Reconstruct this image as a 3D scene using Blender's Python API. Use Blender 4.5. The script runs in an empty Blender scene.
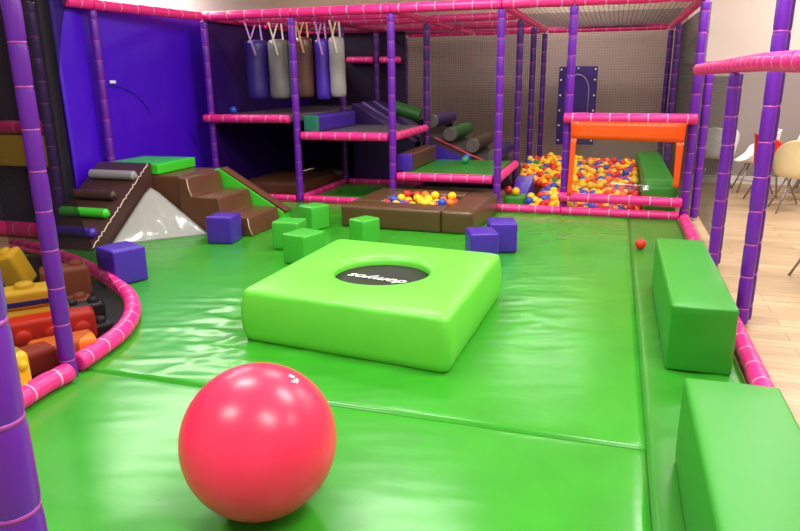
import bpy, bmesh, math, random
from mathutils import Vector, Matrix, noise
random.seed(7)
R = math.radians
PI = math.pi
SC = bpy.context.scene
COL = SC.collection

# ------------------------------------------------------------------ materials
def lin(c):
    return tuple(((v/255.0)/12.92 if v/255.0 <= .04045 else ((v/255.0+.055)/1.055)**2.4) for v in c) + (1.0,)

MATS = {}
def mat(name, rgb, rough=.4, spec=.5, bump=0.0, bscale=40.0, metal=0.0, mottled=0.0, coat=0.0, stretch=(1, 1, 1)):
    m = bpy.data.materials.new(name); m.use_nodes = True
    nt = m.node_tree; b = nt.nodes['Principled BSDF']
    b.inputs['Base Color'].default_value = lin(rgb)
    b.inputs['Roughness'].default_value = rough
    b.inputs['Specular IOR Level'].default_value = spec
    b.inputs['Metallic'].default_value = metal
    b.inputs['Coat Weight'].default_value = coat
    b.inputs['Coat Roughness'].default_value = .15
    tc = nt.nodes.new('ShaderNodeTexCoord'); mp = nt.nodes.new('ShaderNodeMapping')
    mp.inputs['Scale'].default_value = stretch
    nt.links.new(tc.outputs['Object'], mp.inputs['Vector'])
    nz = nt.nodes.new('ShaderNodeTexNoise'); nz.inputs['Scale'].default_value = bscale
    nz.inputs['Detail'].default_value = 3
    nt.links.new(mp.outputs['Vector'], nz.inputs['Vector'])
    if bump:
        bp = nt.nodes.new('ShaderNodeBump'); bp.inputs['Strength'].default_value = bump
        bp.inputs['Distance'].default_value = .01
        nt.links.new(nz.outputs['Fac'], bp.inputs['Height']); nt.links.new(bp.outputs['Normal'], b.inputs['Normal'])
    if mottled:
        n2 = nt.nodes.new('ShaderNodeTexNoise'); n2.inputs['Scale'].default_value = 3.0
        nt.links.new(tc.outputs['Object'], n2.inputs['Vector'])
        rp = nt.nodes.new('ShaderNodeValToRGB')
        a = lin([v*(1-mottled) for v in rgb]); c = lin([min(255, v*(1+mottled)) for v in rgb])
        rp.color_ramp.elements[0].color = a; rp.color_ramp.elements[0].position = .3
        rp.color_ramp.elements[1].color = c; rp.color_ramp.elements[1].position = .7
        nt.links.new(n2.outputs['Fac'], rp.inputs['Fac']); nt.links.new(rp.outputs['Color'], b.inputs['Base Color'])
    MATS[name] = m
    return m

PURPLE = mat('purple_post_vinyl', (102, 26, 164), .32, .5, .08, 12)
PURPLE_D = mat('purple_shaded_vinyl', (72, 22, 118), .35, .5, .08, 12)  # post purple darkened, shade on rear and tucked posts put into the colour
PINK = mat('pink_rail_vinyl', (252, 44, 140), .35, .5, .08, 14)
TIE_P = mat('pale_pink_tie', (255, 165, 205), .4)
TIE_V = mat('mauve_tie', (168, 62, 168), .4)
GREEN = mat('green_floor_vinyl', (52, 150, 36), .25, .45, .10, 5, stretch=(1, 2.5, 1), mottled=.03)
GREEN_S = mat('green_strip_vinyl', (44, 132, 30), .32, .5, .14, 5, stretch=(2.5, 1, 1), mottled=.05)
LIME = mat('lime_vinyl', (106, 212, 64), .36, .5, .06, 7)
GREEN_B = mat('green_block_vinyl', (44, 146, 34), .40, .5, .10, 9)
GREEN_W = mat('green_wedge_vinyl', (62, 205, 45), .35, .5, .05, 9)
VIOLET = mat('violet_wall_vinyl', (74, 10, 210), .36, .45, .12, 3)
VIOLET_C = mat('violet_cube_vinyl', (72, 38, 166), .33, .5, .12, 14)
BROWN = mat('brown_leather_vinyl', (98, 60, 40), .34, .5, .25, 110)
BROWN_D = mat('dark_brown_vinyl', (72, 44, 42), .32, .5, .22, 90)
SILVER = mat('silver_vinyl', (168, 166, 164), .18, .9, .35, 6)
GREY_V = mat('grey_vinyl', (150, 145, 150), .36, .5, .1, 10)
GREY_M = mat('grey_platform_vinyl', (95, 92, 96), .3, .5, .1, 6)
TEAL = mat('teal_mat_vinyl', (40, 120, 95), .3, .5, .05, 8)
BLACK = mat('black_mat_vinyl', (18, 16, 18), .45, .5, .2, 8)
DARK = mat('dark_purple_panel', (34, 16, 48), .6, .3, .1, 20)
NIGHT = mat('shade_black', (14, 11, 15), .8, .2, .1, 30)  # black standing in for shade and dark netting under the platforms
ORANGE = mat('orange_flap_vinyl', (255, 84, 8), .32, .5, .08, 8)
WEB_L = mat('lilac_webbing', (196, 140, 214), .7)
WEB_C = mat('cream_webbing', (226, 214, 190), .7)
WEB_T = mat('tan_webbing', (228, 168, 120), .7)
JUMP = mat('jump_fabric', (44, 46, 40), .7, .3, .3, 260)
WHITE_P = mat('white_print', (240, 238, 230), .5)
BALLPINK = mat('pink_rubber', (255, 52, 92), .30, .42, .02, 60)
CREAM = mat('cream_paint', (246, 238, 230), .8, .2, .03, 60)
THREAD = mat('net_thread', (40, 34, 38), .8, .2)
THREAD_L = mat('light_net_thread', (60, 56, 54), .8, .2)
METAL = mat('chair_metal', (150, 145, 145), .3, .5, metal=.9)
DARKMETAL = mat('table_base_metal', (60, 40, 38), .5, .5)
SHELL_W = mat('white_plastic', (236, 234, 232), .35)
SHELL_B = mat('beige_plastic', (226, 206, 160), .4)
SHELL_R = mat('red_plastic', (225, 30, 24), .35)
CH = dict(yellow=mat('yellow_ball', (252, 206, 14), .28), red=mat('red_ball', (226, 40, 30), .28),
          blue=mat('blue_ball', (38, 80, 200), .28), orange=mat('orange_ball', (250, 120, 20), .28),
          green=mat('green_ball', (30, 150, 80), .28), purple=mat('purple_ball', (120, 40, 180), .28))
F_YEL = mat('yellow_foam', (232, 178, 26), .45, .4, .08, 30)
F_ORA = mat('orange_foam', (255, 118, 12), .4, .4, .08, 30)
F_RED = mat('red_foam', (226, 48, 26), .4, .4, .08, 30)
F_BRK = mat('brick_foam', (178, 52, 34), .45, .4, .08, 30)
F_BRN = mat('brown_foam', (150, 74, 44), .45, .4, .08, 30)
F_BLK = mat('black_foam', (30, 26, 30), .35, .5, .08, 30)
F_BLU = mat('blue_foam', (34, 34, 120), .4, .4)

def two_tone_wall(name, low, high, z):
    m = mat(name, low, .85, .15, .03, 80)
    nt = m.node_tree; b = nt.nodes['Principled BSDF']
    g = nt.nodes.new('ShaderNodeNewGeometry'); s = nt.nodes.new('ShaderNodeSeparateXYZ')
    c = nt.nodes.new('ShaderNodeMath'); c.operation = 'GREATER_THAN'; c.inputs[1].default_value = z
    mx = nt.nodes.new('ShaderNodeMixRGB'); mx.inputs[1].default_value = lin(low); mx.inputs[2].default_value = lin(high)
    nt.links.new(g.outputs['Position'], s.inputs[0]); nt.links.new(s.outputs['Z'], c.inputs[0])
    nt.links.new(c.outputs[0], mx.inputs[0]); nt.links.new(mx.outputs[0], b.inputs['Base Color'])
    return m
WALL_B = two_tone_wall('back_wall_paint', (172, 152, 144), (222, 206, 186), 2.85)
WALL_R = two_tone_wall('cafe_wall_paint', (160, 148, 146), (224, 212, 204), 1.84)

def wood_floor():
    m = mat('laminate_floor', (205, 170, 122), .38, .4)
    nt = m.node_tree; b = nt.nodes['Principled BSDF']
    tc = nt.nodes.new('ShaderNodeTexCoord')
    br = nt.nodes.new('ShaderNodeTexBrick')
    br.inputs['Scale'].default_value = 1.0
    br.inputs['Brick Width'].default_value = 1.2; br.inputs['Row Height'].default_value = .14
    br.inputs['Mortar Size'].default_value = .003
    br.inputs['Color1'].default_value = lin((192, 166, 132)); br.inputs['Color2'].default_value = lin((172, 145, 112))
    br.inputs['Mortar'].default_value = lin((140, 112, 84))
    mp = nt.nodes.new('ShaderNodeMapping'); mp.inputs['Scale'].default_value = (.8, 14, 1)
    nz = nt.nodes.new('ShaderNodeTexNoise'); nz.inputs['Scale'].default_value = 3; nz.inputs['Detail'].default_value = 5
    mx = nt.nodes.new('ShaderNodeMixRGB'); mx.blend_type = 'OVERLAY'; mx.inputs[0].default_value = .55
    nt.links.new(tc.outputs['Object'], br.inputs['Vector']); nt.links.new(tc.outputs['Object'], mp.inputs['Vector'])
    nt.links.new(mp.outputs[0], nz.inputs['Vector'])
    nt.links.new(br.outputs['Color'], mx.inputs[1]); nt.links.new(nz.outputs['Fac'], mx.inputs[2])
    nt.links.new(mx.outputs[0], b.inputs['Base Color'])
    return m
WOOD = wood_floor()

def mesh_fabric(name, rgb, cover):
    m = bpy.data.materials.new(name); m.use_nodes = True
    nt = m.node_tree; nt.nodes.remove(nt.nodes['Principled BSDF'])
    out = nt.nodes['Material Output']
    d = nt.nodes.new('ShaderNodeBsdfDiffuse'); d.inputs[0].default_value = lin(rgb)
    t = nt.nodes.new('ShaderNodeBsdfTransparent')
    mx = nt.nodes.new('ShaderNodeMixShader'); mx.inputs[0].default_value = cover
    nt.links.new(t.outputs[0], mx.inputs[1]); nt.links.new(d.outputs[0], mx.inputs[2]); nt.links.new(mx.outputs[0], out.inputs[0])
    return m
FINE_NET = mesh_fabric('fine_black_netting', (30, 27, 30), .46)
def clear_film():
    m = bpy.data.materials.new('clear_film'); m.use_nodes = True
    nt = m.node_tree; nt.nodes.remove(nt.nodes['Principled BSDF']); out = nt.nodes['Material Output']
    g = nt.nodes.new('ShaderNodeBsdfGlossy'); g.inputs['Roughness'].default_value = .12
    t = nt.nodes.new('ShaderNodeBsdfTransparent'); t.inputs[0].default_value = (.94, .93, .92, 1)
    mx = nt.nodes.new('ShaderNodeMixShader'); mx.inputs[0].default_value = .045
    nt.links.new(t.outputs[0], mx.inputs[1]); nt.links.new(g.outputs[0], mx.inputs[2]); nt.links.new(mx.outputs[0], out.inputs[0])
    return m
FILM = clear_film()

# ------------------------------------------------------------------ object helpers
def link(name, bm, m, parent=None, loc=None, rotz=0, smooth=True):
    me = bpy.data.meshes.new(name)
    bmesh.ops.recalc_face_normals(bm, faces=bm.faces[:])
    bm.to_mesh(me); bm.free()
    for mm in (m if isinstance(m, (list, tuple)) else [m]): me.materials.append(mm)
    if smooth:
        for p in me.polygons: p.use_smooth = True
    o = bpy.data.objects.new(name, me); COL.objects.link(o)
    if parent: o.parent = parent
    if loc is not None: o.location = loc
    o.rotation_euler = (0, 0, rotz)
    return o
def sharp(o, ang=35):
    me = o.data
    bm = bmesh.new(); bm.from_mesh(me)
    for e in bm.edges:
        if len(e.link_faces) == 2 and e.calc_face_angle(0) > R(ang): e.smooth = False
    bm.to_mesh(me); bm.free()
    return o
def tag(o, label=None, cat=None, group=None, kind=None):
    if label: o['label'] = label
    if cat: o['category'] = cat
    if group: o['group'] = group
    if kind: o['kind'] = kind
    return o
def empty(name, loc, rotz=0):
    o = bpy.data.objects.new(name, None); COL.objects.link(o)
    o.location = loc; o.rotation_euler = (0, 0, rotz); o.empty_display_size = .1
    return o
def dup(o, parent=None):
    c = o.copy(); COL.objects.link(c)
    if parent: c.parent = parent
    for ch in list(o.children):
        dup(ch, c)
    return c

# ------------------------------------------------------------------ shape helpers (all append to a bmesh)
def axis(n, half, r):
    k = [-half, -half+r*.3, -half+r*.65, -half+r]
    inner = [-half+r+(2*(half-r))*i/n for i in range(1, n)]
    return k + inner + [half-r, half-r*.65, half-r*.3, half]
def soft_box(bm, sx, sy, sz, r=.03, puff=.006, n=6, off=(0, 0, 0), wr=0.0, seed=0.0):
    """padded block: rounded edges, slightly blown faces, base at z=0"""
    hx, hy, hz = sx/2, sy/2, sz/2
    r = min(r, hx*.45, hy*.45, hz*.45)
    A = [axis(n, hx, r), axis(n, hy, r), axis(n, hz, r)]
    H = (hx, hy, hz); cache = {}
    def put(p):
        key = tuple(round(v, 5) for v in p)
        if key in cache: return cache[key]
        q = [max(-H[i]+r, min(H[i]-r, p[i])) for i in range(3)]
        d = Vector([p[i]-q[i] for i in range(3)])
        nn = d.normalized() if d.length > 1e-9 else Vector((0, 0, 1))
        P = Vector(q) + nn*r
        u = [1-(p[i]/H[i])**2 for i in range(3)]
        ax = max(range(3), key=lambda i: abs(nn[i]))
        a, b = [u[i] for i in range(3) if i != ax]
        bulge = puff*max(0, a)**.7*max(0, b)**.7
        if wr: bulge += wr*noise.noise(Vector((p[0]*6+seed, p[1]*6, p[2]*6)))*max(0, a)**.3*max(0, b)**.3
        if not (ax == 2 and nn[2] < 0): P += nn*bulge
        v = bm.verts.new((P.x+off[0], P.y+off[1], P.z+hz+off[2])); cache[key] = v
        return v
    for ax in range(3):
        o1, o2 = [i for i in range(3) if i != ax]
        for s in (-1, 1):
            for i in range(len(A[o1])-1):
                for j in range(len(A[o2])-1):
                    c = []
                    for (a, b) in ((i, j), (i+1, j), (i+1, j+1), (i, j+1)):
                        p = [0, 0, 0]; p[ax] = s*H[ax]; p[o1] = A[o1][a]; p[o2] = A[o2][b]
                        c.append(put(p))
                    if len(set(c)) == 4:
                        try: bm.faces.new(c)
                        except ValueError: pass
def box(bm, x0, x1, y0, y1, z0, z1):
    v = [bm.verts.new(p) for p in ((x0,y0,z0),(x1,y0,z0),(x1,y1,z0),(x0,y1,z0),(x0,y0,z1),(x1,y0,z1),(x1,y1,z1),(x0,y1,z1))]
    for f in ((0,3,2,1),(4,5,6,7),(0,1,5,4),(1,2,6,5),(2,3,7,6),(3,0,4,7)): bm.faces.new([v[i] for i in f])
def tube(bm, pts, rad, seg=14, caps=True, closed=False):
    """round tube along a polyline; rad is one radius or one per point"""
    pts = [Vector(p) for p in pts]; n = len(pts)
    rads = rad if isinstance(rad, (list, tuple)) else [rad]*n
    rings = []; ref = None
    for i, p in enumerate(pts):
        if closed: t = (pts[(i+1) % n]-pts[i-1]).normalized()
        else: t = (pts[min(i+1, n-1)]-pts[max(i-1, 0)]).normalized()
        if ref is None or abs(ref.dot(t)) > .98:
            ref = Vector((0, 0, 1)) if abs(t.z) < .9 else Vector((1, 0, 0))
        a = (ref - t*ref.dot(t)).normalized(); b = t.cross(a); ref = a
        rings.append([bm.verts.new(p + (a*math.cos(2*PI*k/seg)+b*math.sin(2*PI*k/seg))*rads[i]) for k in range(seg)])
    m = n if closed else n-1
    for i in range(m):
        A, B = rings[i], rings[(i+1) % n]
        for k in range(seg): bm.faces.new((A[k], A[(k+1) % seg], B[(k+1) % seg], B[k]))
    if caps and not closed:
        bm.faces.new(rings[0][::-1]); bm.faces.new(rings[-1])
def lathe(bm, prof, seg=32, c=(0, 0, 0)):
    """prof: (r, z) list; r = 0 makes a pole"""
    rings = []
    for r, z in prof:
        if r < 1e-6: rings.append([bm.verts.new((c[0], c[1], c[2]+z))])
        else: rings.append([bm.verts.new((c[0]+r*math.cos(2*PI*k/seg), c[1]+r*math.sin(2*PI*k/seg), c[2]+z)) for k in range(seg)])
    for A, B in zip(rings, rings[1:]):
        for k in range(seg):
            k2 = (k+1) % seg
            if len(A) == 1 and len(B) == 1: continue
            if len(A) == 1: bm.faces.new((A[0], B[k], B[k2]))
            elif len(B) == 1: bm.faces.new((A[k], A[k2], B[0]))
            else: bm.faces.new((A[k], A[k2], B[k2], B[k]))
def prism(bm, poly, axis_dir, d, bevel=0.0):
    """extrude a planar polygon (3d points) along vector axis_dir*d"""
    a = Vector(axis_dir)*d
    v0 = [bm.verts.new(p) for p in poly]; v1 = [bm.verts.new(Vector(p)+a) for p in poly]
    n = len(poly)
    bm.faces.new(v0[::-1]); bm.faces.new(v1)
    for i in range(n): bm.faces.new((v0[i], v0[(i+1) % n], v1[(i+1) % n], v1[i]))
    if bevel:
        bmesh.ops.recalc_face_normals(bm, faces=bm.faces[:])
        bmesh.ops.bevel(bm, geom=bm.edges[:], offset=bevel, segments=3, profile=.6, affect='EDGES')
def ball_mesh(name, r, m, sub=3):
    bm = bmesh.new(); bmesh.ops.create_icosphere(bm, subdivisions=sub, radius=r)
    me = bpy.data.meshes.new(name); bm.to_mesh(me); bm.free(); me.materials.append(m)
    for p in me.polygons: p.use_smooth = True
    return me

# ------------------------------------------------------------------ the setting
def struct(name, bm, m):
    o = link(name, bm, m, smooth=False); o['kind'] = 'structure'; return o
bm = bmesh.new(); box(bm, -7.4, 7, -4, 14.3, -.13, -.03); struct('floor', bm, WOOD)
bm = bmesh.new(); box(bm, -7.5, 7.1, -4, 14.4, 4.0, 4.1); struct('ceiling', bm, CREAM)
bm = bmesh.new(); box(bm, -7.5, -7.4, -4, 14.3, -.03, 4); struct('wall_left', bm, CREAM)
bm = bmesh.new(); box(bm, 7, 7.1, -4, 11.7, -.03, 4); struct('wall_right', bm, WALL_R)
bm = bmesh.new(); box(bm, -7.5, 1.3, 14.3, 14.4, -.03, 4); struct('wall_back', bm, WALL_B)
bm = bmesh.new(); box(bm, 1.2, 7.1, 11.7, 11.8, -.03, 4); struct('wall_cafe', bm, WALL_R)
bm = bmesh.new(); box(bm, 1.2, 1.3, 11.8, 14.3, -.03, 4); struct('wall_return', bm, WALL_R)
bm = bmesh.new(); box(bm, 1.2, 7, 11.68, 11.698, -.03, .09); struct('baseboard_cafe', bm, SHELL_W)

# ------------------------------------------------------------------ floor mats
def wrinkle(x, y, kind):
    if kind == 'right': u, v = y*.7+x*.7, x*.7-y*.7; s = 11
    elif kind == 'back': u, v = x*.6+y*.8, y*.6-x*.8; s = 23
    else: u, v = x*.94+y*.34, y*.94-x*.34; s = 3
    n1 = noise.noise(Vector((u*.9+s, v*4.2, s)))
    n2 = noise.noise(Vector((u*1.7-s, v*9+u*1.3, s*2)))
    g = noise.noise(Vector((x*.45+s, y*.45, 5)))
    amp = max(0, .5+g*1.3)
    if kind == 'left':
        amp += 1.9*math.exp(-((x+2.55)/.6)**2-((y-3.75)/.8)**2)
        fade = max(0, min(1, (y-5.2)/1.5)); amp *= 1-.75*fade
        q = (x+2.47)*.862-(y-2.95)*.507; along = (x+2.47)*.507+(y-2.95)*.862
        if -.05 < along < .75: amp += 0; crease = .006*math.exp(-(q/.02)**2)
        else: crease = 0
        return_extra = crease
        a = math.atan2(y-9.2, x+.1); d = math.hypot(x+.1, y-9.2)
        if y > 5.6 and x > -1.6: return_extra += .004*max(0, min(1, (y-5.6)/.8))*max(0, 1-abs(noise.noise(Vector((a*7, d*.4, 3))))*5)
    else: return_extra = 0
    ridge = max(0, 1-abs(n1)*5)**1.5*.006 + max(0, 1-abs(n2)*5)**1.5*.004
    return return_extra + amp*ridge + .003*noise.noise(Vector((x*1.1, y*1.1, s)))
def floor_mat(x0, x1, y0, y1, m, kind, label, step=.035, amp=1.0):
    bm = bmesh.new(); nx = int((x1-x0)/step); ny = int((y1-y0)/step); g = []
    for j in range(ny+1):
        row = []
        for i in range(nx+1):
            x = x0+(x1-x0)*i/nx; y = y0+(y1-y0)*j/ny
            e = min(x-x0, x1-x, y-y0, y1-y)
            edge = min(1, e/.05)
            z = amp*wrinkle(x, y, kind)*edge - .006*(1-min(1, e/.03))**2
            row.append(bm.verts.new((x, y, z)))
        g.append(row)
    for j in range(ny):
        for i in range(nx): bm.faces.new((g[j][i], g[j][i+1], g[j+1][i+1], g[j+1][i]))
    # skirt down to the floor
    rim = g[0] + [r[-1] for r in g[1:]] + g[-1][-2::-1] + [r[0] for r in g[-2:0:-1]]
    low = [bm.verts.new((v.co.x, v.co.y, -.029)) for v in rim]
    n = len(rim)
    for i in range(n): bm.faces.new((rim[i], low[i], low[(i+1) % n], rim[(i+1) % n]))
    return tag(link('floor_mat', bm, m), label, 'mat', 'green vinyl floor mats')
floor_mat(-5.36, .245, .0, 2.915, GREEN, 'left', 'green vinyl floor mat in the foreground under the big pink ball', amp=.5)
floor_mat(-5.6, .248, 2.918, 8.32, GREEN, 'left', 'wrinkled green vinyl floor mat under the trampoline reaching the climbing frame')
floor_mat(.25, .80, .0, 8.32, GREEN_S, 'right', 'narrow creased green vinyl mat strip along the right hand fence')

# ------------------------------------------------------------------ padded posts and rails
PR = .049
def tie_ring(bm, c, t, r):
    t = Vector(t).normalized()
    a = Vector((0, 0, 1)) if abs(t.z) < .9 else Vector((1, 0, 0))
    a = (a-t*a.dot(t)).normalized(); b = t.cross(a); c = Vector(c)
    prof = ((r-.004, -.006), (r+.0015, -.006), (r+.0015, .006), (r-.004, .006)); seg = 16
    rings = [[bm.verts.new(c+t*h+(a*math.cos(2*PI*k/seg)+b*math.sin(2*PI*k/seg))*q) for k in range(seg)] for q, h in prof]
    for i in range(4):
        A, B = rings[i], rings[(i+1) % 4]
        for k in range(seg): bm.faces.new((A[k], A[(k+1) % seg], B[(k+1) % seg], B[k]))
def pad_path(pts, r, spacing, dip=.004):
    """resample a polyline so that the foam pinches in at every tie; returns points, radii, tie places"""
    P = [Vector(p) for p in pts]; L = [0]
    for a, b in zip(P, P[1:]): L.append(L[-1]+(b-a).length)
    tot = L[-1]
    def at(s):
        s = max(0, min(tot, s))
        for i in range(len(P)-1):
            if s <= L[i+1]+1e-9:
                f = (s-L[i])/max(1e-9, L[i+1]-L[i]); return P[i].lerp(P[i+1], f), (P[i+1]-P[i]).normalized()
        return P[-1], (P[-1]-P[-2]).normalized()
    k = max(1, round(tot/spacing)); ties = [tot*(i+.5)/k for i in range(k)]
    ss = {0.0: r*.72, .006: r*.93, .02: r, tot-.02: r, tot-.006: r*.93, tot: r*.72}
    for t in ties:
        for d, q in ((-.03, r), (-.012, r-dip*.6), (0, r-dip), (.012, r-dip*.6), (.03, r)): ss[t+d] = q
    for l in L[1:-1]: ss.setdefault(l, r)
    keys = sorted(ss)
    return [at(s)[0] for s in keys], [ss[s] for s in keys], [(at(t), r-dip) for t in ties]
def padded(name, pts, m, tie_m, label, cat, group, r=PR, spacing=.225, tie_parts=True):
    base = Vector(pts[0])
    loc = [Vector(p)-base for p in pts]
    P, rr, ties = pad_path(loc, r, spacing)
    bm = bmesh.new(); tube(bm, P, rr, 18)
    o = link(name, bm, m, loc=base)
    if tie_parts:
        for (c, t), q in ties:
            b = bmesh.new(); tie_ring(b, c, t, q)
            link('tie', b, tie_m, o)
    return tag(o, label, cat, group)
def post(x, y, label, z0=0.0, z1=2.42, r=PR, m=None, group='purple padded posts', **k):
    return padded('padded_post', [(x, y, z0), (x, y, z1)], m or PURPLE, TIE_V, label, 'post', group, r=r, **k)
def rail(p0, p1, label, group='pink padded rails', r=.056, gap=0.0, **k):
    a, b = Vector(p0), Vector(p1); d = (b-a).normalized()
    return padded('padded_rail', [a+d*gap, b-d*gap], PINK, TIE_P, label, 'rail', group, r=r, **k)

XA, XB, XC, XD, XE, XF = -5.44, -4.12, -2.75, -1.36, -.525, .865
Y1, Y2, Y3, Y4 = 8.40, 10.10, 11.75, 13.5
TOP = 2.48
for x, lab in ((XA, 'purple padded post at the back corner where the violet wall meets the dark bay'),
               (XB, 'purple padded front post between the punch bag bay and the grey platform'),
               (XC, 'purple padded front post at the left end of the low green platform'),
               (XD, 'purple padded front post at the right end of the low green platform'),
               (XE, 'purple padded front post holding the left edge of the orange flap'),
               (XF, 'purple padded front post holding the right edge of the orange flap')):
    post(x, Y1, lab)
for x, y, lab in ((XB, Y2, 'purple padded inner post behind the hanging punch bags'),
                  (XC, Y2, 'purple padded inner post at the far end of the grey platform rail'),
                  (XD, Y2, 'purple padded inner post at the far end of the low green platform'),
                  (XD, Y3, 'purple padded inner post behind the ball pit, second from the green platform'),
                  (XD, Y4, 'purple padded rear post by the back wall left of the violet wall panel'),
                  (XB, Y3, 'purple padded inner post above the ridged purple slope'),
                  (XB, Y4, 'purple padded rear post in the far left corner of the frame'),
                  (XF, Y3, 'purple padded post behind the green bench in the ball pit'),
                  (XF, Y4, 'purple padded rear post at the far right corner of the frame')):
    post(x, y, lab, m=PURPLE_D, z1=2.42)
bays = ((XA, XB, 'the punch bag bay'), (XB, XC, 'the grey platform bay'), (XC, XD, 'the low green platform bay'),
        (XD, XE, 'the narrow ball pit opening'), (XE, XF, 'the orange flap bay'))
for i, (a, b, ph) in enumerate(bays):
    rail((a, Y1, TOP), (b, Y1, TOP), 'pink padded top rail at the front of '+ph, gap=.003, r=.06, spacing=.24)
for y, row in ((Y2, 'second row from the front'), (Y3, 'third row from the front'), (Y4, 'rearmost row')):
    for a, b, ph in ((XA, XB, bays[0][2]), (XB, XC, bays[1][2]), (XC, XD, bays[2][2]), (XD, XF, 'the ball pit')):
        if a == XD and y != Y4: continue
        rail((a, y, TOP), (b, y, TOP), 'pink padded roof rail over '+ph+', '+row, gap=.062, r=.055, spacing=.24)
for x, ph in ((XA, 'along the violet left wall'), (XB, 'right of the punch bags'), (XC, 'left of the low green platform'), (XD, 'left of the ball pit'), (XF, 'on the right side of the ball pit')):
    for y0, y1, row in ((Y1, Y2, 'front stretch'), (Y2, Y3, 'middle stretch'), (Y3, Y4, 'rear stretch')):
        rail((x, y0, TOP), (x, y1, TOP), 'pink padded roof rail running back '+ph+', '+row, gap=.062, r=.055, spacing=.24)
rail((XA+.06, 9.22, TOP), (XC-.06, 9.22, TOP), 'pink padded roof rail from which the punch bags hang', r=.05)
# platform and floor rails
rail((XA-.05, Y1-.11, 1.13), (XB-.055, Y1-.11, 1.13), 'pink padded edge rail of the high platform below the punch bags')
rail((XB, Y1, .90), (XC, Y1, .90), 'pink padded front edge rail of the grey platform', gap=.06)
rail((XC, Y1+.06, .90), (XC, Y2-.06, .90), 'pink padded side edge rail of the grey platform running back')
rail((XC, Y1, .39), (XD, Y1, .39), 'pink padded front edge rail of the low green platform', gap=.06)
rail((XD, Y1+.06, .39), (XD, Y2-.06, .39), 'pink padded side edge rail of the low green platform beside the ball pit')
rail((XE-.045, Y1-.115, 1.17), (XF+.03, Y1-.115, 1.165), 'pink padded rail carrying the orange flap', r=.06)
rail((XE-.055, Y1-.11, .225), (XF-.04, Y1-.11, .21), 'pink padded low rail under the orange flap in front of the balls')
rail((XD, Y1-.105, .054), (XE-.02, Y1-.105, .054), 'pink padded floor rail at the narrow ball pit opening', r=.05)
rail((XE-.015, Y1-.105, .054), (XF-.06, Y1-.105, .054), 'pink padded floor rail in front of the ball pit below the orange flap', r=.05)
rail((XA, Y1, .035), (XB, Y1, .035), 'pink padded floor rail of the dark bay beside the brown steps', gap=.06, r=.045)
rail((XB, Y1, .035), (XC, Y1, .035), 'pink padded floor rail below the grey platform', gap=.06, r=.045)
rail((XB, Y1+.06, .035), (XB, Y2-.06, .035), 'pink padded floor rail running back on the left under the grey platform', r=.045)
rail((XB, Y2, .035), (XC, Y2, .035), 'pink padded floor rail at the rear under the grey platform', gap=.06, r=.045)
rail((-4.75, Y3, 1.97), (XB, Y3, 1.96), 'short pink padded guard rail left of the inner post behind the punch bags', gap=.06)
rail((XB, Y3, 1.96), (-3.62, Y3, 1.95), 'short pink padded guard rail right of the inner post behind the punch bags', gap=.06)
# violet wall side
post(-5.68, 6.57, 'purple padded post in the middle of the violet vinyl wall', z1=2.42)
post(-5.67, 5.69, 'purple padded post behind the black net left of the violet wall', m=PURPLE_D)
rail((-5.71, 6.22, TOP), (-5.683, 6.57, TOP), 'pink padded top rail of the violet wall, near stretch', gap=.004, r=.06, spacing=.24)
rail((-5.68, 6.575, TOP), (XA-.01, Y1-.06, TOP), 'pink padded top rail of the violet wall, far stretch', gap=.004, r=.06, spacing=.24)
# foreground posts
post(-2.905, 2.80, 'purple padded post rising from the curved pink floor rail in the left foreground', z1=2.6, r=.046)
post(-1.2, .95, 'large purple padded post cut by the lower left corner of the photo', z0=-.02, z1=2.6, r=.056)
# right fence
FX = .93
post(.99, 8.50, 'lower purple padded fence post just right of the orange flap corner', z1=1.66, group='fence posts')
post(FX, 6.28, r=.046, label='purple padded fence post behind the far green block', z1=1.66, group='fence posts')
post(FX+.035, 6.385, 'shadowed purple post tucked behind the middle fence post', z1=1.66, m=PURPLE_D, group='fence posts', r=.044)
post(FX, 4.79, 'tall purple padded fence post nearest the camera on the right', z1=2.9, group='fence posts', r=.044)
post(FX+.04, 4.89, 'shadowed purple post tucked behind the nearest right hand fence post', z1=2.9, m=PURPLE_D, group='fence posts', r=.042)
rail((FX-.09, 8.2, 1.70), (FX, 6.28, 1.72), 'pink padded fence top rail, farthest stretch from the camera', r=.06, group='fence rails')
rail((FX, 6.26, 1.72), (FX, 4.98, 1.725), 'pink padded fence top rail behind the tall right hand post', r=.062, group='fence rails')
rail((.832, 4.5, 1.715), (.845, -1.2, 1.64), 'pink padded fence top rail running off the right edge of the photo', r=.054, group='fence rails')
rail((.865, 8.28, .03), (.865, 5.6, .03), 'pink padded floor rail on the right beyond the far green block', r=.055, group='fence rails')
rail((.865, 5.59, .03), (.865, -.4, .03), 'pink padded floor rail on the right between the two green blocks and wooden floor', r=.055, group='fence rails')

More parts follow.
